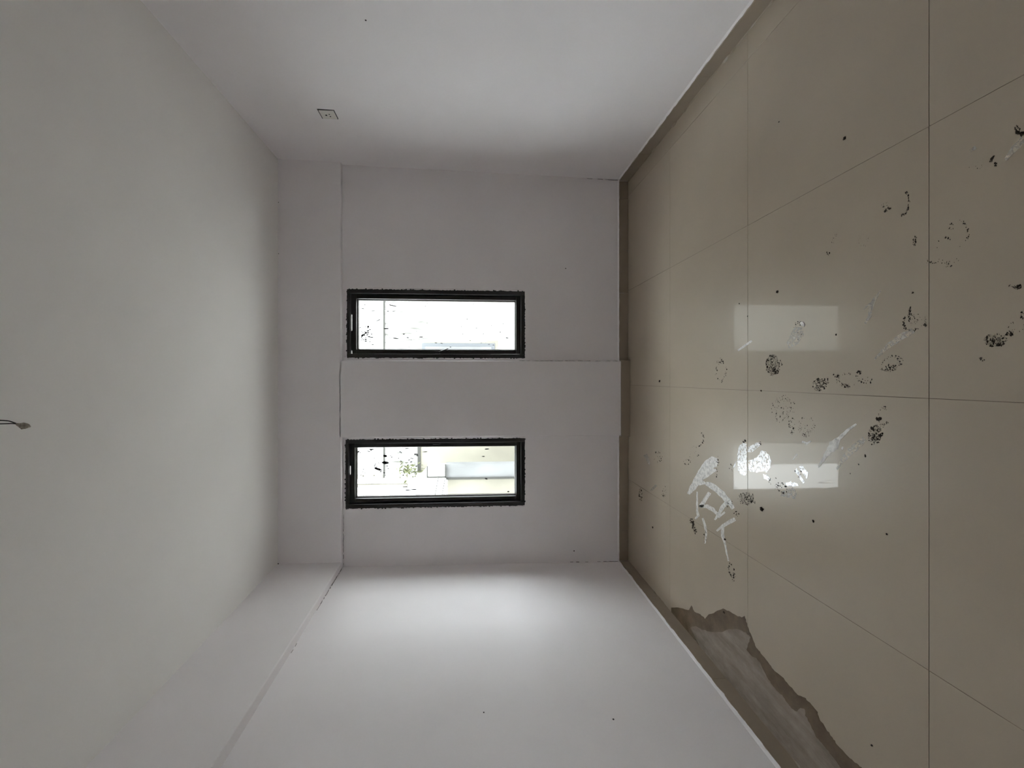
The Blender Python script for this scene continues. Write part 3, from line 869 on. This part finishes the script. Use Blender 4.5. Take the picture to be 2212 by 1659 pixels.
YN = 7.2
NH = 5.7
NX = 1.7
nb = tag(empty('neighbour_house'), 'whitewashed house wall seen through both windows', 'building')
xe = on_y(800, 1026, YN).x          # left edge of the house seen through the second window
zl = on_y(830, 700, YN).z
zb2 = on_y(903, 1000, YN).z
MB().box(xe, NX, YN, YN + 1.5, -.3, 3.3).build('wall', OUTW, nb)
MB().box(on_y(1700, 1003, YN).x, NX, YN, YN + 1.5, 3.3, NH).build('upper_wall', OUTW, nb)
MB().box(xe - .05, NX + .05, YN - .03, YN + .02, zl - .012, zl + .012).build('ledge', OUTD, nb)
a = on_y(903, 735, YN); b = on_y(1075, 900, YN)
x0, x1, z1, z0 = b.x, a.x, a.z, b.z
wf = MB().box(x0, x1, YN - .05, YN + .01, z0, z1).build('window_frame', OUTC, nb)
MB().box(x0 + .03, x1 - .05, YN - .056, YN - .04, z0 + .05, z1 - .07).build('pane', OUTP, wf)
MB().box(x0 + .03, x1 - .11, YN - .060, YN - .045, z0 + .11, z1 - .13).build('louvre_panel', OUTG, wf)
a = on_y(905, 960, YN - .1); b = on_y(1130, 1018, YN - .1)
MB().box(b.x, a.x + .6, YN - .08, YN + .01, -.3, a.z).build('cream_panel', OUTC, nb)
MB().box(b.x, a.x + .6, YN - .10, YN + .01, a.z - .025, a.z + .025).build('panel_ledge', OUTD, nb)
a = on_y(765, 1026, YN); b = on_y(828, 1034, YN)
MB().box(b.x, a.x, YN - .02, YN + .3, b.z, 3.3).build('corner_band', OUTC, nb)
a = on_y(765, 1047, YN); b = on_y(880, 1050.5, YN)
MB().box(b.x, a.x, YN - .03, YN + .06, b.z, 3.3).build('edge_strip', OUTC, nb)  # added strip, coloured darker, for the shadowed edge line of the house
MB().box(b.x, xe, YN - .01, YN + .05, b.z, b.z + .05).build('edge_strip_tie', OUTC, nb)  # added tie joining that strip to the house
a = on_y(836, 650, YN); b = on_y(895, 760, YN)
MB().box(on_y(836, 1022, YN).x, a.x, YN - .004, YN, on_y(925, 700, YN).z, zl - .012).build('weather_streaks', WEATHER, nb)

YC = 5.9
cw = tag(empty('compound_wall'), 'low grey compound wall with pale coping outside', 'wall')
a = on_y(963, 1003, YC); m_ = on_y(963, 1034, YC)
zt = a.z
MB().box(m_.x, a.x, YC, YC + .15, -.3, zt).build('wall', OUTG, cw)
MB().box(-6, m_.x, YC + .05, YC + .15, -.3, zt - .02).build('wall', OUTC, cw)
MB().box(m_.x - .012, m_.x + .012, YC - .02, YC + .02, -.3, zt).build('joint', OUTD, cw)
# capped pier with a sloping top
pz = on_y(922, 1010, YC).z
p0, p1 = on_y(940, 1007, YC).x, on_y(940, 1031, YC).x
MB().box(p1, p0, YC - .05, YC + .2, zt, pz).build('pier', OUTW, cw)
for (q0, q1, q2, q3) in ((922, 924, 1007, 1031), (961, 963.5, 1003, 1031), (922, 963, 1030, 1032)):
    aa, bb_ = on_y(q0, q2, YC - .06), on_y(q1, q3, YC - .06)
    MB().box(bb_.x, aa.x, YC - .06, YC - .045, bb_.z, aa.z).build('joint', OUTD, cw)
mb = MB().prism([on_y(903, 1031, YC), on_y(922, 1010, YC), on_y(922, 1031, YC)], (0, .1, 0))
mb.build('sloping_cap', OUTC, cw)
for off in (0, 15):     # edges of the coping that slopes away
    mb = MB().prism([on_y(961 - 15 + off, 1031, YC - .05), on_y(963 - 15 + off, 1031, YC - .05), on_y(956 - 15 + off, 1068, YC - .05), on_y(954 - 15 + off, 1068, YC - .05)], (0, .02, 0))
    mb.build('coping_edge', OUTD, cw)

sh = tag(empty('climbing_plant'), 'dry straggly plant growing on the house wall outside', 'plant')
mb = MB()
c0 = on_y(880, 1018, YN - .12)
for _ in range(170):
    px, py = rnd.gauss(880, 13), rnd.gauss(1016, 9)
    q = on_y(px, py, YN - rnd.uniform(.14, .26))
    s_ = rnd.uniform(.015, .04)
    d1 = Vector((rnd.uniform(-1, 1), rnd.uniform(-.5, .5), rnd.uniform(-1, 1))).normalized() * s_
    d2 = Vector((rnd.uniform(-1, 1), rnd.uniform(-1, 1), rnd.uniform(-1, 1))).normalized() * s_ * .5
    mb.prism([q - d1, q + d2, q + d1, q - d2], (0, .002, 0))
tag(mb.build('foliage', MOSS, sh), kind='stuff')
mb = MB()
for k in range(5):
    q = on_y(880 + rnd.uniform(-8, 8), 1016 + rnd.uniform(-8, 8), YN - .14)
    mb.tube([Vector((c0.x + .02 * k, YN - .14, -.2)), Vector((c0.x, YN - .14, .8)), q], [.008, .006, .003], 5)
mb.build('stem', MOSS, sh)
